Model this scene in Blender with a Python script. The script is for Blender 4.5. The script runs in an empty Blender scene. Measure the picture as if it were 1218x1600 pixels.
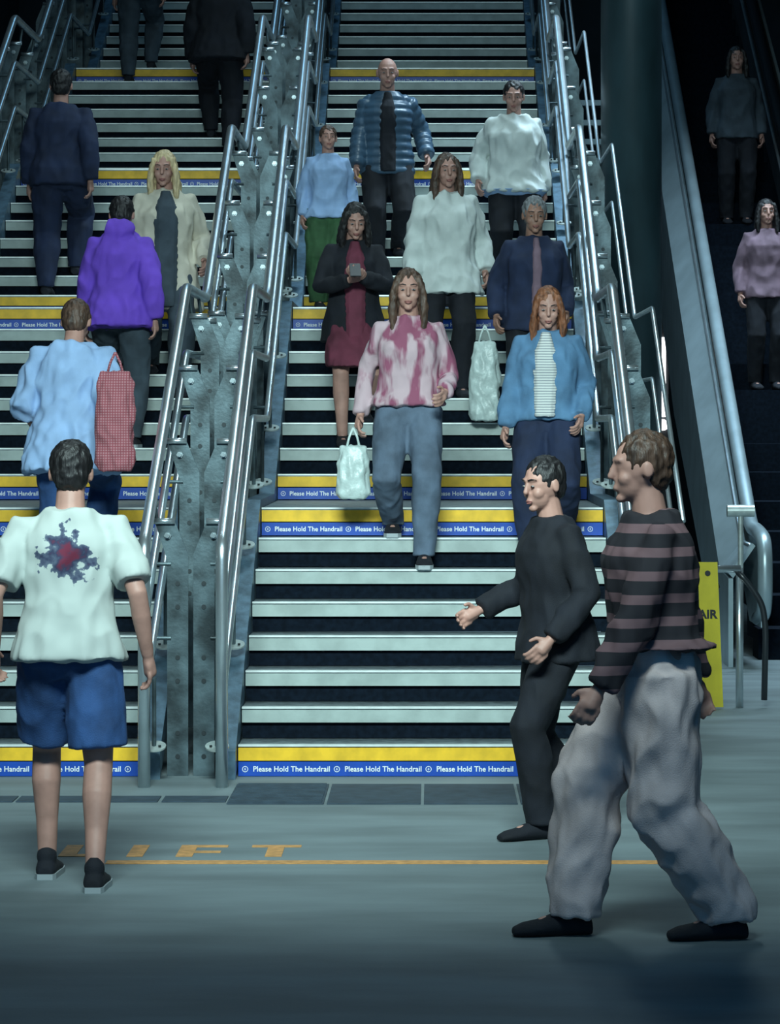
import bpy, bmesh, math, random
from mathutils import Vector, Matrix, noise
random.seed(4)
C = bpy.context.scene.collection
SC = bpy.context.scene
PI = math.pi
V = Vector

# ------------------------------------------------------------------ camera
cam = bpy.data.cameras.new('camera')
cam.sensor_fit = 'HORIZONTAL'; cam.sensor_width = 36
cam.lens = 36*4667/1218
cam.shift_x = -66/1218; cam.shift_y = -136/1218
cam.clip_end = 200
co = bpy.data.objects.new('camera', cam); C.objects.link(co)
co.location = (0, 0, 1.8); co.rotation_euler = (PI/2, 0, 0)
SC.camera = co

# ------------------------------------------------------------------ world and light
w = bpy.data.worlds.new('world'); SC.world = w; w.use_nodes = True
w.node_tree.nodes['Background'].inputs[0].default_value = (.04, .20, .40, 1)
w.node_tree.nodes['Background'].inputs[1].default_value = 1.25
SC.view_settings.view_transform = 'Standard'; SC.view_settings.look = 'None'
SC.view_settings.gamma = 1; SC.view_settings.exposure = -0.5

def area(name, loc, target, sx, sy, power, col, spread=PI):
    l = bpy.data.lights.new(name, 'AREA'); l.shape = 'RECTANGLE'; l.size = sx; l.size_y = sy
    l.energy = power; l.color = col; l.spread = spread
    o = bpy.data.objects.new(name, l); C.objects.link(o); o.location = loc
    o.rotation_euler = (V(target)-V(loc)).to_track_quat('-Z', 'Y').to_euler()
    return o
area('hall_light', (-.5, 6.6, 6.0), (-.3, 16.0, 1.2), 3.0, 1.0, 290, (.76, 1, .98), 1.15)
area('ceiling_strip_light', (.35, 20.5, 10.5), (.35, 20.5, 0), .9, 7.0, 250, (.70, .95, 1), 2.6)
area('upper_strip_light', (-.6, 30.5, 12.2), (-.6, 30.3, 0), 1.4, 6.0, 75, (.30, .66, 1), 2.4)
area('side_strip_light', (-2.6, 19.0, 10.0), (-2.4, 19.0, 0), .5, 5.0, 45, (.72, .9, 1), 2.4)
area('escalator_light', (3.6, 24.5, 9.8), (2.6, 24.5, 1), .6, 5.0, 420, (.62, .85, 1), 1.5)

# ------------------------------------------------------------------ materials
def mat(name, col, rough=.6, metal=0., var=.0, vscale=8., bump=0., bscale=60., col2=None, stretch=None, emit=None, coords='Object'):
    m = bpy.data.materials.new(name); m.use_nodes = True
    nt = m.node_tree; b = nt.nodes['Principled BSDF']
    b.inputs['Base Color'].default_value = (*col, 1); b.inputs['Roughness'].default_value = rough
    b.inputs['Metallic'].default_value = metal
    tc = nt.nodes.new('ShaderNodeTexCoord'); mp = nt.nodes.new('ShaderNodeMapping')
    nt.links.new(tc.outputs[coords], mp.inputs[0])
    if stretch: mp.inputs['Scale'].default_value = stretch
    if var or col2:
        n = nt.nodes.new('ShaderNodeTexNoise'); n.inputs['Scale'].default_value = vscale; n.inputs['Detail'].default_value = 6
        nt.links.new(mp.outputs[0], n.inputs['Vector'])
        r = nt.nodes.new('ShaderNodeValToRGB')
        c2 = col2 if col2 else tuple(max(0, c*(1-var)) for c in col)
        c1 = col if col2 else tuple(min(1, c*(1+var)) for c in col)
        r.color_ramp.elements[0].position = .35; r.color_ramp.elements[1].position = .65
        r.color_ramp.elements[0].color = (*c2, 1); r.color_ramp.elements[1].color = (*c1, 1)
        nt.links.new(n.outputs['Fac'], r.inputs[0]); nt.links.new(r.outputs[0], b.inputs['Base Color'])
    if bump:
        n2 = nt.nodes.new('ShaderNodeTexNoise'); n2.inputs['Scale'].default_value = bscale; n2.inputs['Detail'].default_value = 4
        nt.links.new(mp.outputs[0], n2.inputs['Vector'])
        bp = nt.nodes.new('ShaderNodeBump'); bp.inputs['Strength'].default_value = bump; bp.inputs['Distance'].default_value = .01
        nt.links.new(n2.outputs['Fac'], bp.inputs['Height']); nt.links.new(bp.outputs[0], b.inputs['Normal'])
    if emit:
        b.inputs['Emission Color'].default_value = (*col, 1); b.inputs['Emission Strength'].default_value = emit
    return m

def fabric_pattern(name, base, other, kind, scale, rough=.85, width=.5, mix=None):
    """stripe / check / blotch patterns woven or printed in the cloth"""
    m = bpy.data.materials.new(name); m.use_nodes = True; nt = m.node_tree; b = nt.nodes['Principled BSDF']
    b.inputs['Roughness'].default_value = rough
    tc = nt.nodes.new('ShaderNodeTexCoord')
    mx = nt.nodes.new('ShaderNodeMix'); mx.data_type = 'RGBA'
    mx.inputs[6].default_value = (*base, 1); mx.inputs[7].default_value = (*other, 1)
    def wave(direction, sc, dist):
        wv = nt.nodes.new('ShaderNodeTexWave'); wv.bands_direction = direction; wv.inputs['Scale'].default_value = sc
        wv.inputs['Distortion'].default_value = dist; wv.inputs['Detail Scale'].default_value = .4
        nt.links.new(tc.outputs['Object'], wv.inputs['Vector']); r = nt.nodes.new('ShaderNodeMath'); r.operation = 'GREATER_THAN'
        r.inputs[1].default_value = width; nt.links.new(wv.outputs['Fac'], r.inputs[0]); return r
    if kind == 'stripe':
        r = wave('Z', scale, .6); nt.links.new(r.outputs[0], mx.inputs[0])
    elif kind == 'check':
        r1 = wave('Z', scale, 0); r2 = wave('X', scale, 0); a = nt.nodes.new('ShaderNodeMath'); a.operation = 'MAXIMUM'
        nt.links.new(r1.outputs[0], a.inputs[0]); nt.links.new(r2.outputs[0], a.inputs[1]); nt.links.new(a.outputs[0], mx.inputs[0])
    else:
        n = nt.nodes.new('ShaderNodeTexNoise'); n.inputs['Scale'].default_value = scale; n.inputs['Detail'].default_value = 3
        mp = nt.nodes.new('ShaderNodeMapping'); mp.inputs['Scale'].default_value = (1.8, 1.8, .45)
        nt.links.new(tc.outputs['Object'], mp.inputs[0]); nt.links.new(mp.outputs[0], n.inputs['Vector'])
        r = nt.nodes.new('ShaderNodeMapRange'); r.inputs[1].default_value = width-.06; r.inputs[2].default_value = width+.06
        nt.links.new(n.outputs['Fac'], r.inputs[0]); nt.links.new(r.outputs[0], mx.inputs[0])
    nt.links.new(mx.outputs[2], b.inputs['Base Color'])
    return m

def printed_shirt(name):
    """white cotton with one dark red and navy splash printed in the middle of the back"""
    m = bpy.data.materials.new(name); m.use_nodes = True; nt = m.node_tree; b = nt.nodes['Principled BSDF']
    b.inputs['Roughness'].default_value = .85
    tc = nt.nodes.new('ShaderNodeTexCoord'); mp = nt.nodes.new('ShaderNodeMapping')
    mp.inputs['Location'].default_value = (0, -.13, -1.245); mp.vector_type = 'POINT'
    nt.links.new(tc.outputs['Object'], mp.inputs[0])
    ln = nt.nodes.new('ShaderNodeVectorMath'); ln.operation = 'LENGTH'; nt.links.new(mp.outputs[0], ln.inputs[0])
    nz = nt.nodes.new('ShaderNodeTexNoise'); nz.inputs['Scale'].default_value = 22; nz.inputs['Detail'].default_value = 4
    nt.links.new(tc.outputs['Object'], nz.inputs['Vector'])
    ad = nt.nodes.new('ShaderNodeMath'); ad.operation = 'MULTIPLY_ADD'; ad.inputs[1].default_value = .30
    nt.links.new(nz.outputs['Fac'], ad.inputs[0]); nt.links.new(ln.outputs['Value'], ad.inputs[2])
    r = nt.nodes.new('ShaderNodeValToRGB'); e = r.color_ramp.elements
    e[0].position = .155; e[0].color = (.16, .02, .05, 1); e[1].position = .245; e[1].color = (.50, .56, .53, 1)
    x = r.color_ramp.elements.new(.20); x.color = (.03, .04, .09, 1); x = r.color_ramp.elements.new(.238); x.color = (.1, .13, .19, 1)
    nt.links.new(ad.outputs[0], r.inputs[0]); nt.links.new(r.outputs[0], b.inputs['Base Color'])
    return m

M = {}
M['floor'] = mat('floor_concrete', (.185, .235, .25), .66, 0, .2, 1.6, .12, 90, stretch=(.6, 1.6, 1), coords='Object')
M['wall'] = mat('dark_wall', (.014, .024, .032), .8, 0, .3, 2)
M['ceiling'] = mat('dark_ceiling', (.015, .024, .032), .85)
M['steel'] = mat('stainless_tube', (.68, .76, .80), .30, .88, .12, 5, .03, 120)
M['galv'] = mat('galvanised_plate', (.075, .108, .122), .45, .5, .6, 6, .12, 50)
M['stringer'] = mat('stringer_paint', (.095, .165, .225), .42, .3, .3, 14, .1, 60)
M['tread'] = mat('tread_metal', (.19, .23, .25), .45, .5, .3, 20, .15, 120)
M['lip'] = mat('tread_lip', (.80, .86, .84), .4, .35, .1, 12)
M['nosing'] = mat('nosing_face', (.36, .43, .41), .5, .1, .14, 7, .05, 40)
M['riser'] = mat('riser_dark', (.004, .008, .015), .9, 0, .3, 30)
M['riser'].node_tree.nodes['Principled BSDF'].inputs['Specular IOR Level'].default_value = .1
M['yellow'] = mat('yellow_strip', (.84, .50, .02), .5, 0, .15, 10)
M['blue'] = mat('blue_notice', (.006, .065, .40), .4, 0, .08, 10)
M['white'] = mat('white_print', (.80, .86, .88), .5)
M['disc'] = mat('flange_disc', (.55, .62, .60), .4, .5, .12, 20)
M['bolt'] = mat('bolt_dark', (.035, .045, .05), .5, .6)
M['bolt_bright'] = mat('bolt_bright', (.32, .38, .40), .35, .8)
M['grate'] = mat('threshold_plate', (.035, .06, .085), .75, 0, .2, 12, .1, 80)
M['orange'] = mat('floor_paint_orange', (.66, .33, .11), .6, 0, .2, 25)
M['column'] = mat('column_paint', (.022, .050, .060), .42, 0, .35, 3, .05, 30, stretch=(1, 1, .4))
M['clad'] = mat('cladding_panel', (.38, .48, .52), .36, .5, .1, 4)
M['rubber'] = mat('handrail_rubber', (.02, .025, .03), .35)
M['light'] = mat('daylight_emitter', (1, 1, 1), .5, emit=5)  # emission that stands in for a strip of daylight
M['signyellow'] = mat('sign_yellow', (.62, .52, .02), .5, 0, .1, 6)
M['black'] = mat('black_paint', (.012, .014, .018), .5)
SK = mat('skin_light', (.46, .25, .20), .55, 0, .12, 12)
SK2 = mat('skin_tan', (.34, .18, .13), .55, 0, .12, 12)

# ------------------------------------------------------------------ helpers
def obj(name, bm, m, parent=None, smooth=False):
    if isinstance(bm, bmesh.types.BMesh):
        bmesh.ops.recalc_face_normals(bm, faces=bm.faces)
        me = bpy.data.meshes.new(name); bm.to_mesh(me); bm.free()
    else: me = bm
    if m and not me.materials: me.materials.append(m)
    if smooth: me.polygons.foreach_set('use_smooth', [True]*len(me.polygons))
    o = bpy.data.objects.new(name, me); C.objects.link(o)
    if parent: o.parent = parent
    return o
def tag(o, label=None, cat=None, group=None, kind=None):
    for k, v in (('label', label), ('category', cat), ('group', group), ('kind', kind)):
        if v: o[k] = v
    return o
def thing(name, label, cat, loc=(0, 0, 0), rz=0, group=None):
    o = bpy.data.objects.new(name, None); C.objects.link(o); o.location = loc; o.rotation_euler = (0, 0, rz)
    o.empty_display_size = .1
    return tag(o, label, cat, group)
def B(): return bmesh.new()
def box(bm, x0, x1, y0, y1, z0, z1):
    vs = [bm.verts.new((x, y, z)) for x in (x0, x1) for y in (y0, y1) for z in (z0, z1)]
    for f in ((0, 1, 3, 2), (4, 6, 7, 5), (0, 4, 5, 1), (2, 3, 7, 6), (0, 2, 6, 4), (1, 5, 7, 3)):
        bm.faces.new([vs[i] for i in f])
    return bm
def prism(bm, pts, axis, a, b):
    """extrude polygon pts along axis ('x': pts are (y,z); 'y': (x,z); 'z': (x,y))"""
    def mk(p, t): return (t, p[0], p[1]) if axis == 'x' else ((p[0], t, p[1]) if axis == 'y' else (p[0], p[1], t))
    A = [bm.verts.new(mk(p, a)) for p in pts]; D = [bm.verts.new(mk(p, b)) for p in pts]; n = len(pts)
    bm.faces.new(A); bm.faces.new(D[::-1])
    for i in range(n): bm.faces.new((A[i], D[i], D[(i+1) % n], A[(i+1) % n]))
    return bm
def frame(d):
    d = d.normalized(); a = V((0, 0, 1)) if abs(d.z) < .9 else V((1, 0, 0))
    u = d.cross(a).normalized(); return u, d.cross(u).normalized()
def ringloft(bm, rings, cap=True):
    R = [[bm.verts.new(p) for p in r] for r in rings]; n = len(R[0])
    for a, b in zip(R, R[1:]):
        for i in range(n): bm.faces.new((a[i], a[(i+1) % n], b[(i+1) % n], b[i]))
    if cap: bm.faces.new(R[0][::-1]); bm.faces.new(R[-1])
    return bm
def tube(bm, pts, r, n=12, bend=0):
    """tube along pts; corners rounded when bend > 0"""
    P = [V(p) for p in pts]
    if bend:
        Q = [P[0]]
        for a, b, c in zip(P, P[1:], P[2:]):
            t = min(bend, (b-a).length*.45, (c-b).length*.45)
            s = b+(a-b).normalized()*t; e = b+(c-b).normalized()*t
            for k in range(6):
                f = k/5; Q.append((1-f)**2*s+2*f*(1-f)*b+f*f*e)
        Q.append(P[-1]); P = Q
    u = None; rings = []
    for i, p in enumerate(P):
        d = (P[min(i+1, len(P)-1)]-P[max(i-1, 0)]).normalized()
        if u is None: u, v = frame(d)
        else:
            u = (u-d*u.dot(d)).normalized(); v = d.cross(u)
        rr = r[i] if isinstance(r, (list, tuple)) else r
        rings.append([p+(u*math.cos(2*PI*k/n)+v*math.sin(2*PI*k/n))*rr for k in range(n)])
    return ringloft(bm, rings)
def cyl(bm, p, q, r, n=16): return tube(bm, [p, q], r, n)

# ------------------------------------------------------------------ the setting
st = lambda name, bm, m, **k: tag(obj(name, bm, m), kind='structure')
st('floor', box(B(), -7, 7, -3, 38, -.12, 0), M['floor'])
st('wall_left', box(B(), -5.35, -5.2, 2, 38, 0, 13), M['wall'])
st('wall_right', box(B(), 6.0, 6.15, 2, 38, 0, 13), M['wall'])
st('wall_back', box(B(), -5.35, 6.15, 37.6, 37.8, 0, 13), M['wall'])
st('ceiling', box(B(), -5.35, 6.15, 7, 38, 12.8, 13), M['ceiling'])

# ------------------------------------------------------------------ stairs
RISE, GO, Y1, LAND = .165, .30, 15.28, 1.51
NS = 40
def ny(n): return Y1+(n-1)*GO+((n-1)//8)*LAND
def path(c, y0=None, y1=None):
    """line through the nosings, lifted by c, following flights and landings"""
    P = [(Y1-GO, 0.)]
    for f in range(5):
        e = 8*(f+1); P.append((ny(e), e*RISE))
        if f < 4: P.append((ny(e+1)-GO, e*RISE))
    P.append((ny(40)+1.2, 40*RISE))
    def zat(y):
        for (a, za), (b, zb) in zip(P, P[1:]):
            if a <= y <= b: return za+(zb-za)*(y-a)/(b-a)
        return P[0][1]+(y-P[0][0])*RISE/GO if y < P[0][0] else P[-1][1]
    y0 = P[0][0] if y0 is None else y0; y1 = P[-1][0] if y1 is None else y1
    out = [(y0, zat(y0)+c)]+[(y, z+c) for y, z in P if y0+.02 < y < y1-.02]+[(y1, zat(y1)+c)]
    return out
def zpath(y): return path(0, y, 38)[0][1]

def text_mesh(s, size, off):
    cu = bpy.data.curves.new('lettering', 'FONT'); cu.body = s; cu.size = size; cu.extrude = .0008; cu.offset = off
    cu.space_character = 1.03
    o = bpy.data.objects.new('lettering', cu); C.objects.link(o)
    dg = bpy.context.evaluated_depsgraph_get(); me = bpy.data.meshes.new_from_object(o.evaluated_get(dg))
    bpy.data.objects.remove(o); me.name = 'lettering'; me.materials.clear(); me.materials.append(M['white']); return me
TXT = text_mesh('Please Hold The Handrail', .0385, .0007)
tw = max(v.co.x for v in TXT.vertices)
for v in TXT.vertices: v.co.x *= .393/tw
bm = B()
ro, ri = .0155, .0122
vo = [bm.verts.new((math.cos(a)*ro, math.sin(a)*ro, 0)) for a in [2*PI*k/24 for k in range(24)]]
vi = [bm.verts.new((math.cos(a)*ri, math.sin(a)*ri, 0)) for a in [2*PI*k/24 for k in range(24)]]
for k in range(24): bm.faces.new((vo[k], vo[(k+1) % 24], vi[(k+1) % 24], vi[k]))
for pts in (((.002, .009), (-.006, -.002), (-.001, -.002), (.000, .001)), ((-.002, -.009), (.006, .002), (.001, .002), (.0, -.001))):
    bm.faces.new([bm.verts.new((x, y, 0)) for x, y in pts])
ICON = bpy.data.meshes.new('symbol'); bm.to_mesh(ICON); bm.free(); ICON.materials.append(M['white'])

def link_copy(name, me, parent, loc, rot=(0, 0, 0)):
    o = bpy.data.objects.new(name, me); C.objects.link(o); o.parent = parent; o.location = loc; o.rotation_euler = rot; return o
MARK = (1, 8, 9, 16, 17, 24, 25, 32, 33)
def staircase(x0, x1, label):
    t = thing('staircase', label, 'staircase', ((x0+x1)/2, Y1, 0))
    hw = (x1-x0)/2
    for n in range(1, NS+1):
        y = ny(n)-Y1; z = n*RISE
        ynext = (ny(n+1) if n < NS else ny(n)+1.4)-Y1
        s = obj('step', box(box(B(), -hw, hw, y+.004, ynext+.035, z-.035, z-.004), -hw, hw, y+.03, y+.05, z-RISE, z-.03), M['tread'], t)
        s.data.materials.append(M['riser'])
        for p in s.data.polygons:
            if p.center.z < z-.04 or (abs(p.center.z-(z-RISE/2-.015)) < .02): p.material_index = 1
        obj('tread_lip', box(B(), -hw, hw, y-.006, y+.04, z-.010, z), M['lip'], s)
        mark = n in MARK
        obj('warning_strip' if mark else 'nosing', box(B(), -hw, hw, y, y+.012, z-.082, z-.016), M['yellow'] if mark else M['nosing'], s)
        if mark:
            st_ = obj('notice_strip', box(B(), -hw, hw, y+.006, y+.014, z-RISE+.003, z-.088), M['blue'], s)
            if n in (1, 8, 9, 16, 24, 32):
                k = 0; x = -hw+.035
                while x < hw-.02:
                    link_copy('symbol', ICON, s, (x, y+.0035, z-.126), (PI/2, 0, 0))
                    if x+.43 < hw: link_copy('lettering', TXT, s, (x+.04, y+.0035, z-.138), (PI/2, 0, 0))
                    x += .469
    top = path(.045, Y1-.12); bot = path(-.33, Y1-.12)
    pts = [(0, 0)]+[(y-Y1+.12, max(z, 0)) for y, z in bot[1:]]+[(y-Y1+.12, z) for y, z in top[::-1]]
    for a, b in ((-hw-.103, -hw-.006), (hw+.006, hw+.103)):
        obj('stringer', prism(B(), pts, 'x', a, b), M['stringer'], t).location = (0, -.12, 0)
    return t
CX = 1.238
staircase(-.992, .992, 'central flight of metal steps with pale nosings between two tubular railings')
staircase(-2*CX-.992, -2*CX+.992, 'flight of metal steps at far left, climbed by the person in purple')

# ------------------------------------------------------------------ railings
YP = 14.84
def mesh_of(bm, name, m):
    bmesh.ops.recalc_face_normals(bm, faces=bm.faces); me = bpy.data.meshes.new(name); bm.to_mesh(me); bm.free(); me.materials.append(m); return me
RIVET = mesh_of(cyl(B(), (0, -.004, 0), (0, .002, 0), .0125, 12), 'rivet', M['bolt'])
DBOLT = mesh_of(cyl(B(), (0, 0, 0), (0, 0, .008), .008, 6), 'disc_bolt', M['bolt'])
def railing(xr, side, label, last=32.5, outer=False):
    """xr: X of the tubes, side=+1 when the plates stand on the +X side of the tubes"""
    t = thing('stair_railing', label, 'railing', (xr, YP, 0))
    L = lambda p: (p[0]-xr, p[1]-YP, p[2])
    pts = [L((xr, YP, 0))]+[L((xr, y, z)) for y, z in path(1.28, YP, last)]
    obj('handrail', tube(B(), pts, .031, 16, .10), M['steel'], t, True)
    for c, ys, r in ((.90, YP+.1, .022), (.52, YP+.12, .022)):
        P = path(c, ys, last)
        obj('lower_rail', tube(B(), [L((xr+side*.0, YP, P[0][1]-.10))]+[L((xr, y, z)) for y, z in P], r, 12, .07), M['steel'], t, True)
    xa = xr+side*.072; xb = xr+side*.180       # plate foot, inner and outer edge
    y = 15.32; i = 0
    while y < last-.2:
        zp = zpath(y); zt = zp+1.12; zb = max(0, zp-.42)
        S = lambda x: x-xr
        poly = [(S(xa), zb), (S(xb), zb), (S(xb), zt-.17), (S(xr+side*.110), zt), (S(xr+side*.008), zt), (S(xa), zt-.20)]
        pl = obj('post_plate', prism(B(), poly, 'y', y-YP, y-YP+.012), M['galv'], t)
        obj('cross_bar', cyl(B(), (S(xr+side*.004), y-YP-.012, zt), (S(xr+side*.112), y-YP-.012, zt), .016, 10), M['steel'], pl, True)
        q = [zt-.32, zt-.44, zt-.70, zt-.82]
        if i == 0: q += [zb+.22, zb+.10]
        for zz in q: link_copy('rivet', RIVET, pl, (S((xa+xb)/2), y-YP, zz))
        b = B(); cyl(b, (S(xr+side*.075), y-YP-.03, zt-.075), (S(xr+side*.075), y-YP, zt-.075), .011, 10)
        cyl(b, (S(xr+side*.075), y-YP-.012, zt-.075), (S(xr+side*.075), y-YP, zt-.075), .019, 6)
        obj('dome_bolt', b, M['bolt_bright'], pl, False)
        # arms reaching the two lower rails
        for p, q in (((0, y-YP, zp+.90), (S(xa)+side*.02, y-YP, zp+.90)), ((0, y-YP, zp+.52), (S(xa)+side*.02, y-YP, zp+.52)), ((side*.02, y-YP, zt), (0, y-YP, zt+.15))):
            obj('rail_bracket', cyl(B(), p, q, .010, 8), M['galv'], pl)
        y += .74; i += 1
    # discs on the stringer with their short stanchions
    y = 15.0; k = 0
    while y < last-.3:
        zz = zpath(y)+.045+(.06 if k else .11)
        xd = side*.012 if k else side*.035
        b = B(); cyl(b, (xd, y-YP, zz-.004), (xd, y-YP, zz+.004), .060, 28)
        d = obj('flange_disc', b, M['disc'], t)
        for v in d.data.vertices:
            q = Matrix.Rotation(.34, 3, 'X') @ (v.co-V((xd, y-YP, zz))); v.co = q+V((xd, y-YP, zz+.02))
        obj('stanchion', cyl(B(), (xd, y-YP, zz+.004), (xd, y-YP, zpath(y)+.52), .011, 8), M['galv'], d)
        for s in (-.03, .03): link_copy('disc_bolt', DBOLT, d, (xd+s, y-YP-.02, zz+.020))
        y += .9; k += 1
    if outer:
        xo = side*.235
        obj('guard_rail', tube(B(), [(xo, y-YP, z) for y, z in path(1.16, 15.25, last)], .014, 10, .05), M['steel'], t, True)
        pts = [(xo, y-YP, z) for y, z in path(.75, 15.25, last)]
        obj('guard_rail', tube(B(), pts, .012, 10, .05), M['steel'], t, True)
    return t
railing(-1.045, -1, 'tubular steel railing on the left side of the central steps')
railing(1.045, 1, 'tubular steel railing on the right side of the central steps, next to the dark column', outer=True)
railing(-2*CX+1.045, 1, 'tubular steel railing on the right side of the far left steps')
railing(-2*CX-1.045, -1, 'dim tubular steel railing at the left edge of the photo')

# ------------------------------------------------------------------ threshold plates and floor paint
def px(u, v, h=0.):
    """floor-level helper: point of height h seen at photo pixel u,v"""
    y = 4667*(1.8-h)/(v-664); return ((u-675)*y/4667, y)
yn, yf = 14.16, 14.93
edges = [(-3.0, -2.52), (-2.50, -2.02), (-2.0, -1.52), (-1.50, -1.03)]
for a, b, lab in ((-1.29, -.985, 'narrow dark threshold plate in front of the steel posts'),
               (-.975, -.515, 'ribbed dark threshold plate at the left foot of the central steps'),
               (-.500, -.055, 'plain dark threshold plate, second along the foot of the central steps'),
               (-.040, .405, 'plain dark threshold plate, third along the foot of the central steps'),
               (.420, .865, 'dark threshold plate at the right foot of the central steps'),
               (-3.10, -2.56, 'dark threshold plate behind the feet of the man in shorts'),
               (-2.545, -2.0, 'dark threshold plate just right of the feet of the man in shorts'),
               (-1.985, -1.31, 'dark threshold plate in front of the left staircase post')):
    bm = B(); ya = yn if a > -1.2 else yn+.08
    far = yf if a > -1.2 else 14.45
    box(bm, a, b, ya, far, .001, .006)
    if lab.startswith('ribbed'):
        y = ya+.02
        while y < far-.02: box(bm, a+.01, b-.01, y, y+.022, .006, .016); y += .062
    o = obj('threshold_plate', bm, M['grate']); tag(o, lab, 'floor plate', 'metal plates in the floor')
tag(obj('painted_line', box(B(), -1.34, 1.12, 12.24, 12.33, .0005, .003), M['orange']), 'thin orange line painted across the concrete floor', 'floor marking')
lt = thing('floor_lettering', 'orange letters LIFT painted on the floor above the orange line', 'floor marking', (0, 12.6, 0))
def letter(parts, x):
    bm = B()
    for (a, b, y0, y1) in parts: box(bm, x+a, x+b, y0-12.6, y1-12.6, .0005, .003)
    obj('letter', bm, M['orange'], lt)
Yb, Yt = 12.45, 12.78
letter([(0, .07, Yb, Yt), (.07, .19, Yb, Yb+.06)], -1.56)
letter([(0, .068, Yb, Yt)], -1.275)
letter([(0, .07, Yb, Yt), (.07, .20, Yt-.055, Yt), (.07, .18, 12.56, 12.61)], -1.07)
letter([(-.035, .035, Yb, Yt-.055), (-.105, .105, Yt-.055, Yt)], -.663)

# ------------------------------------------------------------------ column, escalator, back details
b = B(); cyl(b, (1.545, 23.2, 0), (1.545, 23.2, 12.8), .236, 48)
t = thing('column', 'thick dark teal round column between the railing and the escalator', 'column', (0, 0, 0))
obj('shaft', b, M['column'], t, False)
for p in t.children[0].data.polygons: p.use_smooth = len(p.vertices) == 4
b = B(); cyl(b, (1.545, 23.2, 0), (1.545, 23.2, .18), .262, 48); obj('base_collar', b, M['black'], t)

SL = .585
ex = thing('escalator', 'steel clad escalator with two handrails climbing beside the dark column', 'escalator', (2.9, 22.2, 0))
E = lambda x, y, z: (x-2.9, y-22.2, z)
def side_prism(pts, xa, xb): return prism(B(), [(y-22.2, z) for y, z in pts], 'x', xa-2.9, xb-2.9)
YT = 34.5
def eh(y, c): return c+max(0, y-22.9)*SL
obj('side_cladding', side_prism([(22.2, 0), (22.9, 0), (27.2, 1.9), (YT, eh(YT, -.2)), (YT, eh(YT, .7)), (22.9, eh(22.9, .7)), (22.2, .66)], 2.2, 2.235), M['clad'], ex)
bm = B()
ringloft(bm, [[V(E(2.2, y, eh(y, .70))), V(E(2.38, y, eh(y, .92))), V(E(2.40, y, eh(y, .90))), V(E(2.235, y, eh(y, .66)))] for y in (22.2, 22.9, YT)])
obj('deck_panel', bm, M['clad'], ex)
for x0, x1, nm in ((2.43, 2.46, 'left'), (3.40, 3.43, 'right')):
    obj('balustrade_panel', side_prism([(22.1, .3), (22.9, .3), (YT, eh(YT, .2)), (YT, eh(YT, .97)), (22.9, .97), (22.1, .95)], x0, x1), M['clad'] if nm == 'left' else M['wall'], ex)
for x in (2.445, 3.415):
    pts = [E(x, 22.4, .35), E(x, 21.95, .42), E(x, 21.95, .95), E(x, 22.5, 1.01), E(x, 22.9, 1.01), E(x, YT, eh(YT, 1.01))]
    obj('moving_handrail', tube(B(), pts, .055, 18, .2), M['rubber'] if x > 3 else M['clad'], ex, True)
    obj('trim_tube', tube(B(), [E(x-.075, 22.3, .90), E(x-.075, 22.9, .90), E(x-.075, YT, eh(YT, .90))], .016, 10, .1), M['steel'], ex, True)
yy = 22.9; k = 0
while yy < YT-.4:
    k += 1; z = (yy-22.9)*SL
    obj('escalator_step', box(B(), 2.5-2.9, 3.38-2.9, yy-22.2, yy+.42-22.2, z-.1, z+.235), M['riser'], ex); yy += .40
obj('far_cladding', side_prism([(22.2, 0), (22.9, 0), (YT, eh(YT, -.2)), (YT, eh(YT, .7)), (22.2, .66)], 3.55, 3.58), M['clad'], ex)
b = B(); cyl(b, E(2.16, 21.9, 1.17), E(2.36, 21.9, 1.17), .045, 18); cyl(b, E(2.26, 21.9, .2), E(2.26, 21.9, 1.17), .02, 12)
b2 = b; obj('stub_post', b2, M['disc'], ex, False)

# barrier with its hanging yellow board
bt = thing('barrier', 'low steel tube barrier in front of the escalator', 'barrier', (1.72, 19.0, 0))
obj('top_tube', cyl(B(), (-.22, 0, .885), (.24, 0, .885), .024, 16), M['steel'], bt, True)
obj('upright', cyl(B(), (.235, .02, 0), (.235, .02, .89), .024, 14), M['steel'], bt, True)
obj('upright', cyl(B(), (-.19, .02, 0), (-.19, .02, .885), .018, 14), M['steel'], bt, True)
b = B()
for z, a, c in ((.83, -.18, -.05), (.78, -.11, .02)): cyl(b, (a, -.03, z), (c, -.03, z), .007, 8)
obj('rod', b, M['steel'], bt, True)
b = B(); tube(b, [(-.18, 0, .87), (-.04, -.03, .80), (.04, -.03, .76), (.10, -.02, .78)], .018, 10, .05); obj('cable', b, M['rubber'], bt, True)
b = B(); tube(b, [(.22, 0, .87), (.30, 0, .78), (.38, 0, .66), (.40, 0, .5), (.39, 0, .05)], .02, 10, .08); obj('cable', b, M['rubber'], bt, True)
yb = thing('warning_board', 'tall narrow yellow board hanging on the steel barrier', 'sign', (1.745, 18.94, 0))
prism(bm := B(), [(-.062, .93), (.062, .93), (.10, .01), (-.035, .01)], 'y', 0, .012)
obj('board', bm, M['signyellow'], yb)
air = text_mesh('AIR', .075, .003); air.materials.clear(); air.materials.append(M['black'])
obj('lettering', air, None, yb).location = (-.058, -.004, .575); yb.children[-1].rotation_euler = (PI/2, 0, 0)
b = B(); cyl(b, (0, -.006, .86), (0, .0, .86), .018, 14); obj('fixing_hole', b, M['black'], yb)

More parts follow.
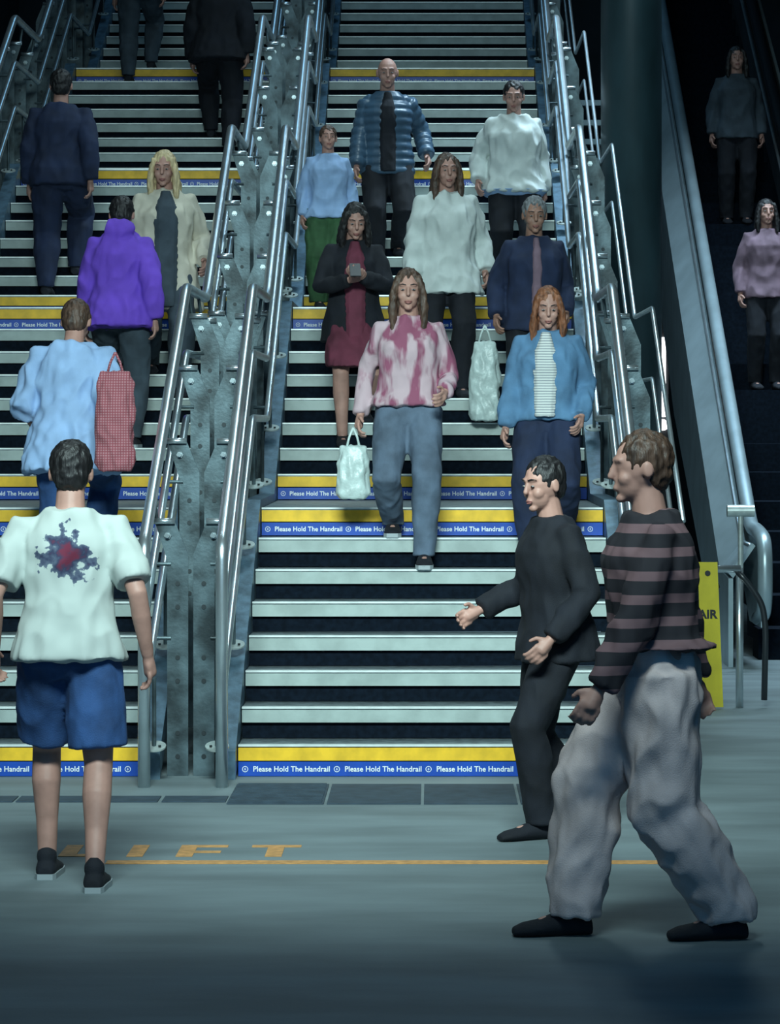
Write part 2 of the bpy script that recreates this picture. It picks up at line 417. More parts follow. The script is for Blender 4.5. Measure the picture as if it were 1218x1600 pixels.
fs = thing('steel_ladder_stair', 'pale narrow treads glimpsed between the railing and the column', 'staircase', (1.75, 33, 0))
for z in (5.36, 5.14, 4.93, 4.72, 4.51, 4.30): obj('tread', box(B(), -.42, .40, 0, .2, z-.03, z+.03), M['clad'], fs)
for x in (-.42, .38): obj('stringer', box(B(), x, x+.04, .21, .3, 0, 8), M['black'], fs)
lp = thing('daylight_glow', 'upright white glowing strip standing in for daylight between the column and the escalator', 'daylight', (2.24, 29.3, 0))  # glowing strip and disc added in place of daylight, not a lamp
obj('tube', box(B(), -.02, .05, 0, .05, 1.88, 2.66), M['light'], lp)  # glowing box that imitates the daylight strip
obj('glow_backing', box(B(), -.05, .08, .05, .12, 0, 2.9), M['black'], lp)
b = B(); cyl(b, (.02, -.02, 1.80), (.02, .04, 1.80), .055, 16); obj('glow_disc', b, M['light'], lp)  # glowing disc added for the bright spot below the strip
#PEOPLE
# ------------------------------------------------------------------ people
def ell(bm, c, r, T=None, seg=16, rin=10):
    vs = []
    g = bmesh.ops.create_uvsphere(bm, u_segments=seg, v_segments=rin, radius=1)['verts']
    for v in g:
        p = V((v.co.x*r[0]+c[0], v.co.y*r[1]+c[1], v.co.z*r[2]+c[2])); v.co = T @ p if T else p
def limb(bm, pts, rad, n=14, flat=1.0):
    """closed tapering tube with rounded ends through pts"""
    P = [V(p) for p in pts]; d0 = (P[0]-P[1]).normalized(); d1 = (P[-1]-P[-2]).normalized()
    P = [P[0]+d0*rad[0]*.7]+P+[P[-1]+d1*rad[-1]*.7]; R = [rad[0]*.45]+list(rad)+[rad[-1]*.45]
    tube(bm, P, R, n)
def rings(bm, spec, T, n=24, power=2.4):
    """spec rows: (z, half width, half depth, y centre); superellipse rings, closed"""
    out = []
    for z, a, b, yc in spec:
        r = []
        for k in range(n):
            t = 2*PI*k/n; c, s = math.cos(t), math.sin(t)
            r.append(T @ V((a*math.copysign(abs(c)**(2/power), c), yc+b*math.copysign(abs(s)**(2/power), s), z)))
        out.append(r)
    ringloft(bm, out)
def solid(name, bm, m, parent, voxel, smooth=4, disp=0, dscale=.12, seed=0):
    bmesh.ops.recalc_face_normals(bm, faces=bm.faces)
    me = bpy.data.meshes.new('raw'); bm.to_mesh(me); bm.free()
    o = bpy.data.objects.new('raw', me); C.objects.link(o)
    md = o.modifiers.new('r', 'REMESH'); md.mode = 'VOXEL'; md.voxel_size = voxel; md.use_smooth_shade = True
    if smooth:
        ms = o.modifiers.new('s', 'SMOOTH'); ms.iterations = smooth; ms.factor = .5
    dg = bpy.context.evaluated_depsgraph_get(); dg.update()
    out = bpy.data.meshes.new_from_object(o.evaluated_get(dg)); bpy.data.objects.remove(o); bpy.data.meshes.remove(me)
    if disp:
        nrm = [v.normal.copy() for v in out.vertices]
        for v, nn in zip(out.vertices, nrm):
            p = v.co
            a = noise.noise(V((p.x/dscale+seed, p.y/dscale, p.z/dscale/1.6)))
            b = noise.noise(V((p.x/dscale*2.3, p.y/dscale*2.3+seed, p.z/dscale*1.1)))
            v.co = p+nn*disp*(abs(a)*-1.4+.35+.5*b)
    out.name = name; out.materials.clear()
    return obj(name, out, m, parent, True)
def ik(a, b, l1, l2, pole):
    d = b-a; L = d.length
    if L > (l1+l2)*.995: b = a+d.normalized()*(l1+l2)*.995; d = b-a; L = d.length
    x = (l1*l1-l2*l2+L*L)/(2*L); h = math.sqrt(max(0, l1*l1-x*x)); u = d.normalized()
    p = (pole-u*pole.dot(u)).normalized(); return a+u*x+p*h, b

def person(label, loc, rz, H, pose, top, bottom, hair, shoe, skin=SK, face=False, hgroup=None, cat='person', vox=.007):
    """faces -Y at rz=0; the person's left is +X; lengths for a 1.70 m figure scaled by H"""
    k = H/1.70
    t = thing('person', label, cat, loc, rz); t.scale = (k, k, k)
    ph = pose.get('pelvis', (0, 0, .905)); pel = V(ph); lean = pose.get('lean', 0); twist = pose.get('twist', 0)
    R = Matrix.Translation(pel) @ Matrix.Rotation(lean, 4, 'X') @ Matrix.Rotation(twist, 4, 'Z') @ Matrix.Translation(-V((0, 0, .905)))
    sh = pose.get('width', .93)
    # legs
    legs = []
    for s, key in ((1, 'lf'), (-1, 'rf')):
        f = V(pose.get(key, (s*.09, 0, 0)))/1; f.z = f.z
        hip = pel+V((s*.088, 0, -.01)); ank = V((f.x, f.y, f.z+.085))
        kn, ank = ik(hip, ank, .425, .41, V((s*.12, -1, 0)))
        legs.append((s, hip, kn, ank, pose.get(key+'rot', 0), pose.get(key+'toe', 0)))
    # arms
    arms = []
    for s, key in ((1, 'lh'), (-1, 'rh')):
        S = R @ V((s*.158*sh, .005, 1.362)); tgt = pose.get(key)
        W_ = (R @ V(tgt)) if tgt else R @ V((s*.235, -.02+pose.get(key+'swing', 0), .86))
        el, wr = ik(S, W_, .285, .25, R.to_3x3() @ V((s*.35, .9, -.3)) if not pose.get(key+'pole') else V(pose[key+'pole']))
        arms.append((s, S, el, wr))
    hp, hy, hr = pose.get('head', (0, 0, 0))
    N = R @ V((0, .0, 1.44))
    HT = Matrix.Translation(N) @ R.to_3x3().to_4x4() @ Matrix.Rotation(hy, 4, 'Z') @ Matrix.Rotation(hp, 4, 'X') @ Matrix.Rotation(hr, 4, 'Y') @ Matrix.Translation((0, -.022, .152))
    # ---- body: one continuous surface
    bm = B()
    rings(bm, [(.80, .10, .07, 0), (.86, .155, .105, .005), (.94, .165, .115, .01), (1.02, .145, .10, 0), (1.10, .13, .09, -.005), (1.20, .138, .100, -.01), (1.28, .148, .106, -.008),
               (1.34, .130, .085, 0), (1.38, .09, .06, .003), (1.43, .056, .052, .0)], R)
    limb(bm, [N+V((0, 0, -.04)), HT @ V((0, .012, -.055))], [.060, .052])
    ell(bm, (0, .010, .0), (.074, .094, .098), HT); ell(bm, (0, -.030, -.058), (.054, .058, .062), HT); ell(bm, (0, -.072, -.103), (.024, .018, .016), HT)
    for s in (-1, 1):
        ell(bm, (s*.078, .012, -.018), (.009, .020, .031), HT, 10, 8); ell(bm, (s*.032, -.055, -.040), (.026, .028, .026), HT, 10, 8)
        limb(bm, [HT @ V((s*.012, -.080, .024)), HT @ V((s*.045, -.069, .023))], [.009, .007], 8)
    limb(bm, [HT @ V((0, -.082, .010)), HT @ V((0, -.100, -.030))], [.009, .0125], 8)
    ell(bm, (0, -.088, -.068), (.020, .010, .009), HT, 10, 8)
    for s, hip, kn, ank, rot, toe in legs:
        m1 = hip.lerp(kn, .35); m2 = kn.lerp(ank, .3)+V((0, .018, 0))
        limb(bm, [hip, m1, kn, m2, kn.lerp(ank, .65), ank], [.088, .080, .055, .056, .043, .036], 16)
        limb(bm, [ank+V((0, .02, -.03)), ank+V((0, -.10, -.05))], [.034, .028], 10)
    for s, S, el, wr in arms:
        limb(bm, [S.lerp(R @ V((0, 0, 1.36)), .3), S, S.lerp(el, .4), el, el.lerp(wr, .35), wr], [.034, .042, .044, .037, .037, .024], 14)
        d = (wr-el).normalized(); side = V(pose.get('palm_l' if s > 0 else 'palm_r', (-s, 0, 0)))
        nrm = (side-d*side.dot(d)).normalized(); wd = d.cross(nrm)*(-s if pose.get('palm_l' if s > 0 else 'palm_r') is None else pose.get('thumb', 1)*-s)
        # palm
        tube(bm, [wr-d*.01, wr+d*.03, wr+d*.075, wr+d*.088], [.020, .024, .026, .018], 12)
        for q in (-1, 1): limb(bm, [wr+d*.03+wd*.016*q, wr+d*.08+wd*.022*q], [.014, .012], 10)
        curl = pose.get('curl', .55)
        for fi, (off, ln) in enumerate(((-.031, .058), (-.011, .072), (.011, .078), (.031, .070))):
            p = wr+d*.082+wd*off; dd = d.copy(); pts = [p-d*.015, p]; a = 0
            for seg, fr in ((0, .45), (1, .32), (2, .25)):
                a += curl*(.6+.3*seg); dv = d*math.cos(a)+nrm*math.sin(a)+wd*off*1.5*(1-seg*.4); pts.append(pts[-1]+dv.normalized()*ln*fr)
            limb(bm, pts, [.010, .0098, .0092, .0085, .0075], 8)
        p = wr+d*.028+wd*.024
        q1 = p+(wd*.8+d*.55+nrm*.3).normalized()*.034; q2 = q1+(wd*.25+d*.8+nrm*.5).normalized()*.03
        limb(bm, [p-wd*.006, q1, q2], [.013, .0105, .009], 8)
    solid('body', bm, skin, t, vox if not face else .0055, 2)
    if face:
        for s in (-1, 1):
            b = B(); ell(b, (s*.030, -.0800, -.003), (.011, .0065, .0042), HT, 12, 8); obj('eye', b, M['eye'], t, True)
            b = B(); ell(b, (s*.030, -.0850, -.0035), (.0045, .0025, .0040), HT, 10, 8); obj('iris', b, M['black'], t.children[-1], True)
            b = B(); limb(b, [HT @ V((s*.014, -.088, .024)), HT @ V((s*.032, -.0835, .028)), HT @ V((s*.050, -.069, .023))], [.0025, .003, .0015], 8)
            obj('eyebrow', b, M['hair_dark'], t, True)
        b = B(); limb(b, [HT @ V((-.020, -.090, -.069)), HT @ V((0, -.098, -.066)), HT @ V((.020, -.090, -.069))], [.0022, .0038, .0022], 8)
        limb(b, [HT @ V((-.016, -.090, -.075)), HT @ V((0, -.097, -.077)), HT @ V((.016, -.090, -.075))], [.0022, .0045, .0022], 8)
        obj('lips', b, M['lips'], t, True)
    # ---- trousers / skirt
    kind = bottom.get('kind', 'trousers'); fit = bottom.get('fit', .018); cuff = bottom.get('cuff', .06); hf = .006 if top.get('hem', .93) < .93 else .012; bm = B()
    rings(bm, [(.79, .11, .08, 0), (.84, .16+fit*.6, .11+fit*.6, .005), (.94, .166+hf, .116+hf, .01), (1.0, .146+hf, .102+hf, 0), (1.03, .132+hf, .09+hf, 0)], R)
    if kind in ('trousers', 'shorts'):
        for s, hip, kn, ank, rot, toe in legs:
            if kind == 'shorts':
                e = hip.lerp(kn, bottom.get('len', .8)); tube(bm, [hip, hip.lerp(e, .4), e], [.098+fit*.5, .094+fit, .088+fit*1.6], 20)
            else:
                e = kn.lerp(ank, 1.0)+V((0, .01, .01))
                tube(bm, [hip+V((0, 0, .02)), hip.lerp(kn, .35), kn, kn.lerp(e, .35)+V((0, .012, 0)), e, e+V((0, 0, -.03))], [.092+fit*.6, .086+fit*.8, .060+fit, .060+fit, cuff, cuff+.002], 18)
        solid('shorts' if kind == 'shorts' else 'trousers', bm, bottom['mat'], t, .010, 3, bottom.get('disp', .010), .10, 3)
    else:
        z1 = bottom.get('hem', .5); P = pel
        mid = (legs[0][2]+legs[1][2])/2; hemc = (legs[0][3]+legs[1][3])/2
        c = V((mid.x, mid.y, z1)); T = Matrix.Identity(4); rr = []
        for z, a, b in ((.84, .175, .125), (.72, .19, .145), ((.72+z1)/2, .205, .165), (z1, bottom.get('flare', .23), .19)):
            f = (.905-z)/(.905-z1); rr.append((z, a, b, P.y+(c.y-P.y)*f*.8))
        rings(bm, rr[::-1], T); solid('skirt', bm, bottom['mat'], t, .010, 3, .016, .10, 3)
    # ---- shoes
    for s, hip, kn, ank, rot, toe in legs:
        bm = B(); Ts = Matrix.Translation(ank+V((0, 0, -.085))) @ Matrix.Rotation(rot, 4, 'Z') @ Matrix.Rotation(toe, 4, 'X')
        prof = [(.070, .028, .050), (.045, .038, .075), (0, .040, .088), (-.06, .043, .075), (-.11, .048, .056), (-.16, .046, .046), (-.195, .030, .030)]
        rg = []
        for y, hw, h in prof:
            rg.append([Ts @ V((hw*math.cos(a)*(1 if math.sin(a) > 0 else 1.05), y, max(0.002, h*.5+h*.5*math.sin(a)*(1 if math.sin(a) > 0 else 1)))) for a in [2*PI*q/16 for q in range(16)]])
        ringloft(bm, rg)
        limb(bm, [Ts @ V((0, .012, .075)), Ts @ V((0, .012, .10))], [.040, .038], 14)
        so = solid('shoe', bm, shoe['mat'], t, .007, 2)
        if shoe.get('sole'):
            b = B(); prism(b, [(hw*q*1.06, y) for q in (1, -1) for y, hw, h in (prof if q > 0 else prof[::-1])], 'z', -.002, .022)
            for v in b.verts: v.co = Ts @ v.co
            obj('sole', b, shoe['sole'], so)
        if not bottom.get('bare') and False: pass
    # ---- top
    fit = top.get('fit', .02)*.85; hem = top.get('hem', .93); fl = top.get('flare', .0); bm = B()
    prof = [(1.02, .148, .105, 0), (1.10, .14, .098, -.004), (1.20, .148, .110, -.01), (1.28, .154, .114, -.008), (1.33, .140, .095, -.002), (1.372, .104, .072, .003), (1.405, .082, .062, .004), (1.435, .062, .055, .002)]
    low = []
    if hem < 1.0:
        z = .94
        if hem < .90: low = [(hem, .172+fl, .130+fl*.8, .0), ((hem+.94)/2, .17+fl*.6, .125+fl*.5, .005), (.94, .168, .120, .01)]
        else: low = [(hem, .168+fl, .120+fl*.8, .01)]
    spec = [(z, a*1+fit, b+fit, y) for z, a, b, y in low+prof]
    if top.get('puffy'):
        ns = []; zs = [s_[0] for s_ in spec]; nseg = int((zs[-2]-zs[0])/.012)
        for q in range(nseg+1):
            z = zs[0]+(zs[-2]-zs[0])*q/nseg
            for a_, b_ in zip(spec, spec[1:]):
                if a_[0] <= z <= b_[0]:
                    f = (z-a_[0])/(b_[0]-a_[0]); pf = .015*abs(math.sin(PI*(z-zs[0])/.062))
                    ns.append((z, a_[1]+(b_[1]-a_[1])*f+pf, a_[2]+(b_[2]-a_[2])*f+pf, a_[3]+(b_[3]-a_[3])*f)); break
        spec = ns+[spec[-1]]
    rings(bm, spec, R)
    sl = top.get('sleeve', 1.0)
    for s, S, el, wr in arms:
        f2 = top.get('sfit', fit)*.75
        if sl > 0:
            if sl <= .5: e = S.lerp(el, sl*2); tube(bm, [S.lerp(R @ V((0, 0, 1.35)), .45), S, S.lerp(e, .5), e], [.040+f2*.5, .048+f2*.5, .052+f2*.7, .054+f2*.9], 16)
            else:
                e = el.lerp(wr, (sl-.5)*2)
                if top.get('puffy'):
                    limb(bm, [S.lerp(R @ V((0, 0, 1.35)), .45), S], [.04+f2*.5, .046+f2*.5]); pts = []; rr = []
                    for q in range(41):
                        f = q/40; p = S.lerp(el, f*2) if f < .5 else el.lerp(e, f*2-1); pts.append(p); rr.append(.050+f2*.8-.012*f+.012*abs(math.sin(f*PI*8)))
                    tube(bm, pts, rr, 16)
                else: tube(bm, [S.lerp(R @ V((0, 0, 1.35)), .45), S, S.lerp(el, .4), el, el.lerp(wr, .35), e], [.040+f2*.5, .047+f2*.6, .048+f2*.85, .041+f2, .041+f2, .034+f2*.8], 16)
    if top.get('hood'):
        ell(bm, (0, .085, 1.455), (.105, .060, .075), R); ell(bm, (0, .02, 1.455), (.088, .085, .040), R)
    solid(top.get('name', 'shirt'), bm, top['mat'], t, .008 if top.get('puffy') else .010, 2 if top.get('puffy') else 9, 0 if top.get('puffy') else top.get('disp', .014), .11, 7)
    if top.get('collar'):
        bm = B(); rings(bm, [(1.425, .088, .078, .004), (1.45, .078, .070, .002), (1.475, .070, .066, .004)], R); solid('collar', bm, top['collar'], t, .006, 1)
    if top.get('inner'):                        # shirt front showing in an open jacket
        bm = B(); zz = [(hem+.02, .05), (1.1, .055), (1.22, .058), (1.31, .050), (1.36, .038), (1.42, .022)]
        rg = []
        for z, hw in zz:
            dd = [a_[2]+(b_[2]-a_[2])*(z-a_[0])/(b_[0]-a_[0]) for a_, b_ in zip(spec, spec[1:]) if a_[0] <= z <= b_[0]]
            yc = -(dd[0] if dd else .1)-.017
            if z > 1.4: yc -= .004
            hw *= top.get('iw', 1)
            rg.append([R @ V((hw, yc+.02, z)), R @ V((hw*.6, yc-.006, z)), R @ V((0, yc-.010, z)), R @ V((-hw*.6, yc-.006, z)), R @ V((-hw, yc+.02, z)), R @ V((0, yc+.045, z))])
        ringloft(bm, rg); solid(top.get('inner_name', 'shirt_front'), bm, top['inner'], t, .007, 2, .005, .06, 2)
    if top.get('hem_band'):
        bm = B(); rings(bm, [(hem-.03, .168+fit, .122+fit, .01), (hem+.02, .176+fit+fl, .130+fit+fl, .01)], R); solid('hem_band', bm, top['hem_band'], t, .008, 1)
    # ---- hair
    if hair.get('mat'):
        bm = B(); ln = hair.get('len', 0)
        ell(bm, (0, .024, .018), (.083, .096, .098), HT)
        if ln == 0: ell(bm, (0, .045, -.03), (.070, .065, .07), HT)
        else:
            T2 = HT
            w_ = hair.get('width', .10)
            sp = [(-ln, w_*.72, .030, .062), (-ln*.75, w_*.95, .042, .064), (-ln*.45, w_, .050, .058), (-.10, w_*.98, .058, .048), (0, .088, .075, .040), (.06, .075, .07, .03)]
            rings(bm, sp, T2, 24, 2.2)
            if hair.get('front', 1):
                for s in (-1, 1):
                    limb(bm, [T2 @ V((s*.058, -.035, .06)), T2 @ V((s*.082, -.040, -.02)), T2 @ V((s*.088, -.045, -.11)), T2 @ V((s*.085, -.055, -ln*.75))], [.018, .020, .026, .016], 10)
        solid('hair', bm, hair['mat'], t, .006, 2, hair.get('disp', .008), .03 if ln == 0 else .035, 1)
        if hair.get('bun'):
            bm = B(); ell(bm, (0, .10, .07), (.04, .04, .038), HT); solid('hair_bun', bm, hair['mat'], t, .006, 2, .005, .02, 1)
    t['k'] = k
    P = lambda v: t.matrix_basis @ v
    bpy.context.view_layer.update()
    W = Matrix.Translation(V(loc)) @ Matrix.Rotation(rz, 4, 'Z') @ Matrix.Scale(k, 4)
    del t['k']
    return t, dict(lw=W @ arms[0][3], rw=W @ arms[1][3], lel=W @ arms[0][2], rel=W @ arms[1][2], ls=W @ arms[0][1], rs=W @ arms[1][1], R=W @ R, head=W @ HT)

M['eye'] = mat('eye', (.32, .30, .29), .3)
M['lips'] = mat('lips', (.34, .13, .115), .5)
M['hair_dark'] = mat('hair_dark', (.012, .011, .012), .5, 0, .5, 60, .4, 200, stretch=(1, 1, .1))
M['hair_brown'] = mat('hair_brown', (.075, .042, .028), .5, 0, .5, 60, .4, 200, stretch=(1, 1, .1))
M['hair_auburn'] = mat('hair_auburn', (.20, .075, .035), .5, 0, .5, 60, .4, 200, stretch=(1, 1, .1))
M['hair_blonde'] = mat('hair_blonde', (.60, .47, .27), .5, 0, .3, 60, .4, 200, stretch=(1, 1, .1))
M['hair_grey'] = mat('hair_grey', (.16, .17, .18), .6, 0, .5, 60, .4, 200, stretch=(1, 1, .1))
def cloth(n, c, var=.12, rough=.85, vs=6): return mat(n, c, rough, 0, var, vs, .25, 240)
M['white_print_shirt'] = printed_shirt('white_print_shirt')
M['denim'] = cloth('denim_blue', (.025, .075, .21), .35)
M['denim_light'] = cloth('denim_light', (.09, .20, .34), .25)
M['jeans_grey'] = cloth('jeans_grey', (.10, .14, .20), .3)
M['navy'] = cloth('navy_cloth', (.012, .022, .060), .3)
M['black_cloth'] = cloth('black_cloth', (.006, .008, .014), .3)
M['slate'] = cloth('slate_cloth', (.045, .065, .085), .3)
M['purple'] = cloth('purple_fleece', (.17, .07, .60), .12)
M['sky'] = cloth('pale_blue_cloth', (.30, .45, .70), .14)
M['cream'] = cloth('cream_cloth', (.60, .56, .46), .12)
M['beige'] = cloth('beige_cotton', (.64, .53, .52), .15)
M['white_cloth'] = cloth('white_cloth', (.62, .68, .66), .10)
M['burgundy'] = cloth('burgundy_cloth', (.15, .03, .055), .25)
M['green'] = cloth('green_cloth', (.04, .11, .045), .3)
M['mauve'] = cloth('mauve_cloth', (.20, .13, .17), .25)
M['puff'] = mat('quilted_nylon', (.05, .10, .16), .35, 0, .2, 8)
M['pink_pattern'] = fabric_pattern('pink_pattern', (.55, .40, .44), (.28, .08, .14), 'blotch', 7, width=.52)
M['stripe_brown'] = fabric_pattern('stripe_brown', (.20, .115, .125), (.022, .020, .026), 'stripe', 4.2, width=.36)
M['stripe_white'] = fabric_pattern('stripe_white', (.66, .68, .66), (.25, .28, .31), 'stripe', 20, width=.75)
M['check_pink'] = fabric_pattern('check_pink', (.42, .19, .215), (.27, .06, .08), 'check', 22, width=.72)
M['white_plastic'] = mat('white_plastic', (.55, .66, .64), .35, 0, .12, 14, .5, 40)
M['sole_white'] = mat('sole_white', (.35, .40, .42), .6)

def at(u, y): return (u-675)*y/4667            # world X of photo column u at distance y
def tread(n): return n*RISE
SH = {'mat': M['black_cloth']}; SHW = {'mat': M['black_cloth'], 'sole': M['sole_white']}
walkF = dict(lf=(.075, -.20, 0), rf=(-.075, .16, 0), pelvis=(0, -.01, .875), lhswing=.10, rhswing=-.14)
def down(swap=False, drop=.13):               # one foot a step lower, towards the viewer
    a, b = ((.09, -.26, 0), (-.09, .05, 0.165)) if not swap else ((.09, .05, 0.165), (-.09, -.26, 0))
    return dict(lf=a, rf=b, pelvis=(0, -.10, .88), lhswing=.06, rhswing=-.10)
def up(swap=False):
    a, b = ((.09, -.30, .165), (-.09, .02, 0)) if not swap else ((.09, .02, 0), (-.09, -.30, .165))
    return dict(lf=a, rf=b, pelvis=(0, -.05, .885), lean=.10, lhswing=-.08, rhswing=.10)

# --- foreground left: man in shorts, seen from behind, walking to the stairs
y = 11.75
pz = dict(lf=(.10, -.13, 0), rf=(-.12, .20, 0), pelvis=(0, 0, .89), lhswing=.04, rhswing=-.06, lh=(.29, -.03, .90), rh=(-.30, .02, .88), lean=.05, width=1.12, head=(.22, .05, 0))
person('man seen from behind in a white printed T-shirt and blue denim shorts', (at(108, y), y, 0), PI, 1.76, pz,
       dict(mat=M['white_print_shirt'], sleeve=.42, fit=.038, hem=.86, flare=.02, sfit=.03, name='t_shirt', disp=.018), dict(kind='shorts', mat=M['denim'], fit=.018, len=.86), dict(mat=M['hair_dark']), SHW)

# --- foreground right: striding person in striped top and pale trousers, walking left
y = 10.5
pz = dict(lf=(.07, .19, 0), rf=(-.07, -.30, 0), pelvis=(0, -.03, .868), lhswing=-.22, rhswing=.20, lean=.03, head=(.08, 0, 0))
person('person striding left in the foreground, brown striped top and loose pale beige trousers', (at(1038, y), y, 0), -PI/2+.12, 1.82, pz,
       dict(mat=M['stripe_brown'], fit=.045, hem=.99, flare=.03, sfit=.03, name='striped_top', disp=.024), dict(mat=M['beige'], fit=.055, cuff=.088, disp=.024), dict(mat=M['hair_brown']), SH)
# --- person in black behind the strider
y = 13.1
pz = dict(lf=(.08, -.12, 0), rf=(-.12, .16, 0), pelvis=(0, 0, .88), lh=(.24, -.14, .92), rh=(-.30, -.22, 1.02), head=(.15, .2, 0), lean=.04)
person('person in a black coat and black trousers in front of the right railing', (at(868, y), y, 0), -1.15, 1.69, pz,
       dict(mat=M['black_cloth'], fit=.035, hem=.80, flare=.02, name='coat'), dict(mat=M['black_cloth'], fit=.02, cuff=.07), dict(mat=M['hair_dark']), SH, face=True)

# --- central flight
def stair_person(n, u, label, rz, H, pose, *a, dy=None, **kw):
    yy = ny(n)+(dy if dy else .12 if abs(rz) > 2 else .43)
    return person(label, (at(u, yy), yy, tread(n)), rz, H, pose, *a, **kw)
p = down(); p['lh'] = (.20, -.20, 1.0); p['head'] = (.1, 0, 0); p['rh'] = (-.27, -.02, .88)
k_t, k_a = stair_person(6, 638, 'woman in a pink patterned blouse and slate grey jeans, walking down the middle', 0, 1.73, p,
       dict(mat=M['pink_pattern'], fit=.028, sfit=.016, hem=.93, flare=.03, name='blouse', disp=.020), dict(mat=M['jeans_grey'], fit=.02, cuff=.062), dict(mat=M['hair_brown'], len=.33), SHW, face=True)
p = down(True); p['head'] = (.42, .05, 0); p['lh'] = (.035, -.27, 1.17); p['rh'] = (-.05, -.26, 1.15); p['lhpole'] = (.9, .3, -.8); p['rhpole'] = (-.9, .3, -.8)
p['palm_l'] = (0, .2, 1); p['palm_r'] = (0, .2, 1); p['curl'] = .7
l_t, l_a = stair_person(10, 551, 'woman with long dark hair and black coat looking down at her phone', .1, 1.66, p,
       dict(mat=M['black_cloth'], fit=.03, hem=.74, flare=.03, name='coat', inner=M['burgundy'], inner_name='dress_front', iw=1.35), dict(kind='skirt', mat=M['burgundy'], hem=.55, flare=.20), dict(mat=M['hair_dark'], len=.34, width=.115), SH, face=True)
p = down(); p['rh'] = (-.26, -.06, .90); p['lh'] = (.20, -.1, .92); p['head'] = (.22, -.05, 0)
o_t, o_a = stair_person(10, 830, 'older woman in a dark navy jacket holding a white carrier bag', .12, 1.69, p,
       dict(mat=M['navy'], fit=.042, hem=.80, flare=.03, name='jacket', inner=M['mauve'], iw=.7), dict(mat=M['black_cloth'], fit=.02), dict(mat=M['hair_grey'], disp=.012), SH, SK2, True)
p = down(True); p['head'] = (.3, .15, 0); p['lh'] = (.21, -.10, .92)
stair_person(6, 858, 'woman with auburn hair, light denim jacket and white striped top', -.15, 1.63, p,
       dict(mat=M['denim_light'], fit=.038, hem=.90, flare=.02, name='denim_jacket', inner=M['stripe_white'], iw=1.3, disp=.02), dict(mat=M['navy'], fit=.03), dict(mat=M['hair_auburn'], len=.30, width=.10), SH, face=True)
p = down(); p['head'] = (.1, .1, 0); p['lh'] = (.27, .02, .90)
stair_person(12, 694, 'woman with long brown hair in a loose white shirt behind the pink blouse', .1, 1.70, p,
       dict(mat=M['white_cloth'], fit=.055, hem=.74, flare=.05, sfit=.05, name='shirt', disp=.028), dict(mat=M['black_cloth'], fit=.02), dict(mat=M['hair_brown'], len=.36, width=.11), SH, face=True)
p = down(True); p['head'] = (.2, 0, 0); p['lh'] = (.30, .0, .95)
stair_person(18, 604, 'bald man in an open quilted dark blue jacket over black clothes', .05, 1.78, p,
       dict(mat=M['puff'], fit=.035, hem=.80, name='quilted_jacket', puffy=True, inner=M['black_cloth'], iw=1.2), dict(mat=M['black_cloth'], fit=.025), dict(), SH, face=True)
p = down(); p['head'] = (.25, -.15, 0); p['rh'] = (-.28, -.02, .92)
stair_person(17, 800, 'person in an oversized cream sweater with a pale blue hem', .1, 1.72, p,
       dict(mat=M['white_cloth'], fit=.062, hem=.83, flare=.04, sfit=.045, name='sweater', hem_band=M['sky'], disp=.026), dict(mat=M['black_cloth'], fit=.03), dict(mat=M['hair_dark']), SH, face=True)
p = dict(lf=(.08, -.06, 0), rf=(-.08, .04, 0))
stair_person(16, 512, 'small figure in a pale blue top and green trousers beside the left railing', .15, 1.33, p,
       dict(mat=M['sky'], fit=.04, hem=.84, flare=.03, name='top', disp=.02), dict(mat=M['green'], fit=.055, cuff=.09), dict(mat=M['hair_brown']), SH, face=True, dy=.35)

# --- far left flight
p = up(True); p['lh'] = (.24, -.18, .98); p['width'] = 1.05; p['head'] = (.35, 0, 0)
b_t, b_a = stair_person(5, 108, 'person seen from behind in a baggy pale blue shirt below the purple hoodie', PI-.1, 1.72, p,
       dict(mat=M['sky'], fit=.065, hem=.72, flare=.05, sleeve=.6, sfit=.05, name='shirt', disp=.03), dict(mat=M['denim'], fit=.03), dict(mat=M['hair_brown']), SH)
p = up(); p['head'] = (.3, 0, 0)
stair_person(10, 186, 'person seen from behind in a bright purple hooded sweatshirt', PI, 1.70, p,
       dict(mat=M['purple'], fit=.058, hem=.80, flare=.03, sfit=.045, name='hooded_sweatshirt', hood=True, disp=.022), dict(mat=M['slate'], fit=.025), dict(mat=M['hair_dark']), SHW)
p = down(); p['head'] = (.2, -.2, 0); p['lh'] = (.26, -.1, .95)
stair_person(12, 256, 'blonde woman in a cream coat over a slate dress, coming down on the left', .15, 1.72, p,
       dict(mat=M['cream'], fit=.045, hem=.62, flare=.05, name='coat', inner=M['slate'], iw=1.5, disp=.024), dict(mat=M['slate'], fit=.03), dict(mat=M['hair_blonde'], len=.30, width=.11), SH, face=True)
p = up(True); p['width'] = 1.08
stair_person(17, 92, 'shadowy person in dark navy near the left edge, seen from behind while climbing', PI, 1.80, p,
       dict(mat=M['navy'], fit=.055, hem=.82, sfit=.04, name='jacket'), dict(mat=M['navy'], fit=.04), dict(mat=M['hair_dark']), SH)
p = up(); p['width'] = 1.12
stair_person(26, 342, 'broad person in black climbing near the top of the left railing', PI, 1.84, p,
       dict(mat=M['black_cloth'], fit=.075, hem=.80, flare=.03, sfit=.05, name='jacket'), dict(mat=M['black_cloth'], fit=.03), dict(mat=M['hair_dark']), SH)
p = up(True)
stair_person(31, 216, 'person cut off by the top of the photo, dark slate trousers', PI, 1.75, p,
       dict(mat=M['black_cloth'], fit=.04, name='jacket'), dict(mat=M['slate'], fit=.03), dict(mat=M['hair_dark']), SH)

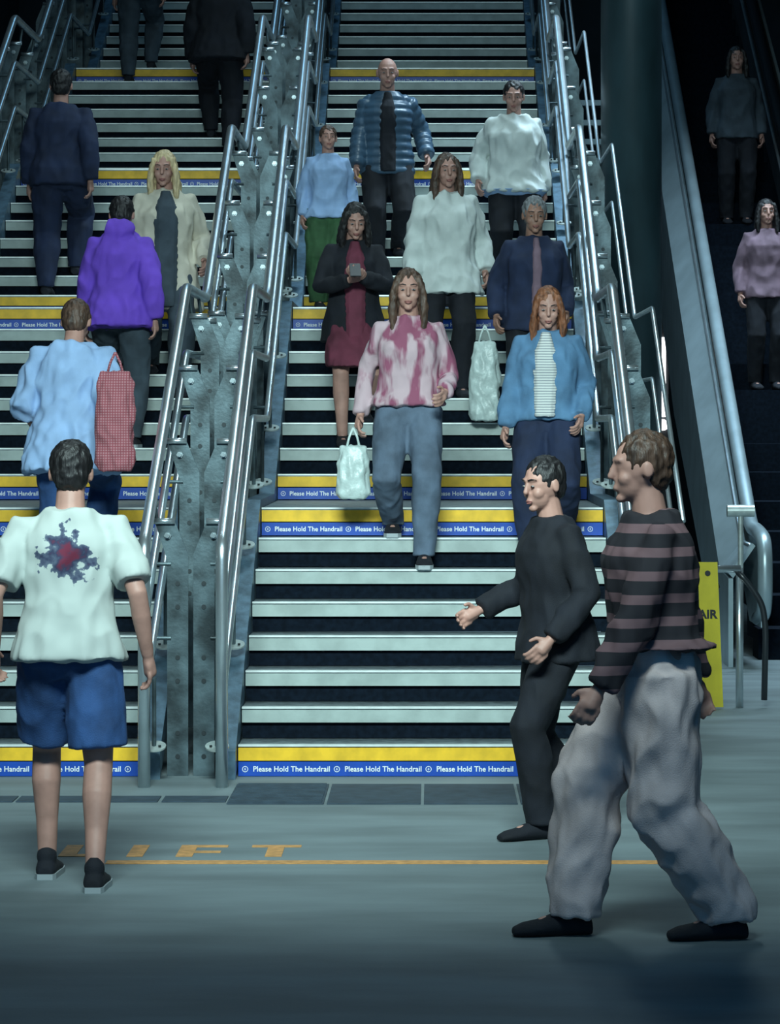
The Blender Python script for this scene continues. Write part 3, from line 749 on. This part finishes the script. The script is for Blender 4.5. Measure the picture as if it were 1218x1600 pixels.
# --- escalator riders
for yy, u, lab, mt, H, rot in ((26.1, 1196, 'person in a dusky mauve top on the escalator at the right edge', M['mauve'], 1.68, .1), (28.9, 1150, 'person in dark slate clothes higher up the escalator', M['slate'], 1.74, .0)):
    kk = int((yy-22.9)/.4); y_ = 22.9+kk*.4+.2; z_ = (22.9+kk*.4-22.9)*SL+.235
    person(lab, (at(u, y_), y_, z_), rot, H, dict(lf=(.09, -.02, 0), rf=(-.09, .03, 0)), dict(mat=mt, fit=.04, name='top', hem=.82), dict(mat=M['black_cloth'], fit=.02), dict(mat=M['hair_dark'], len=.25), SH, face=True, vox=.008)

# --- things people carry
def bag(name, label, cat, top_pt, w, h, d, m, rz=0, taper=.75, strap=None, hole=True):
    t = thing(name, label, cat, tuple(top_pt), rz)
    bm = B(); I = Matrix.Identity(4)
    rings(bm, [(-h, w*.42, d*.40, 0), (-h*.93, w*.5, d*.5, 0), (-h*.5, w*.5*.96, d*.48, 0), (-h*.25, w*.5*taper, d*.3, 0), (-.10, w*.5*taper*.8, d*.14, 0)], I)
    solid('pouch', bm, m, t, .008, 2, .016, .07, 5)
    for s in (-1, 1):
        obj('handle', tube(B(), [(s*w*.22, .0, -.13), (s*w*.12, 0, -.05), (0, 0, 0.005)] if not strap else strap[s > 0], .007, 8), strap and strap[2] or m, t, True)
    return t
q = o_a['rw']; bag('carrier_bag', 'white plastic carrier bag hanging from the hand of the woman in navy', 'bag', (at(757, q.y-.02), q.y-.06, q.z-.07), .21, .62, .14, M['white_plastic'])
bag('carrier_bag', 'crumpled white carrier bag held low beside the pink blouse woman, over the yellow edge', 'bag', (k_a['rw'].x-.04, k_a['rw'].y-.03, k_a['rw'].z-.08), .19, .40, .12, M['white_plastic'])
x0 = b_a['rw']
yb_ = x0.y-.02
bag('tote_bag', 'pink and red checked tote bag hanging behind the pale blue shirt', 'bag', (at(180, yb_-.26), yb_-.26, 1.8-(552-664)*(yb_-.26)/4667), .22, .64, .14, M['check_pink'], 0, .9)
ph = (l_a['lw']+l_a['rw'])/2
b = B(); box(b, -.036, .036, -.004, .004, -.072, .072)
bmesh.ops.bevel(b, geom=[e for e in b.edges], offset=.003, segments=2, affect='EDGES')
tp = thing('phone', 'black phone held in both hands by the woman in the black coat', 'phone', (ph.x, ph.y-.125, ph.z+.05)); tp.rotation_euler = (-.9, 0, .1)
obj('case', b, M['black'], tp); obj('screen', box(B(), -.032, .032, .0042, .0048, -.066, .066), M['slate'], tp)
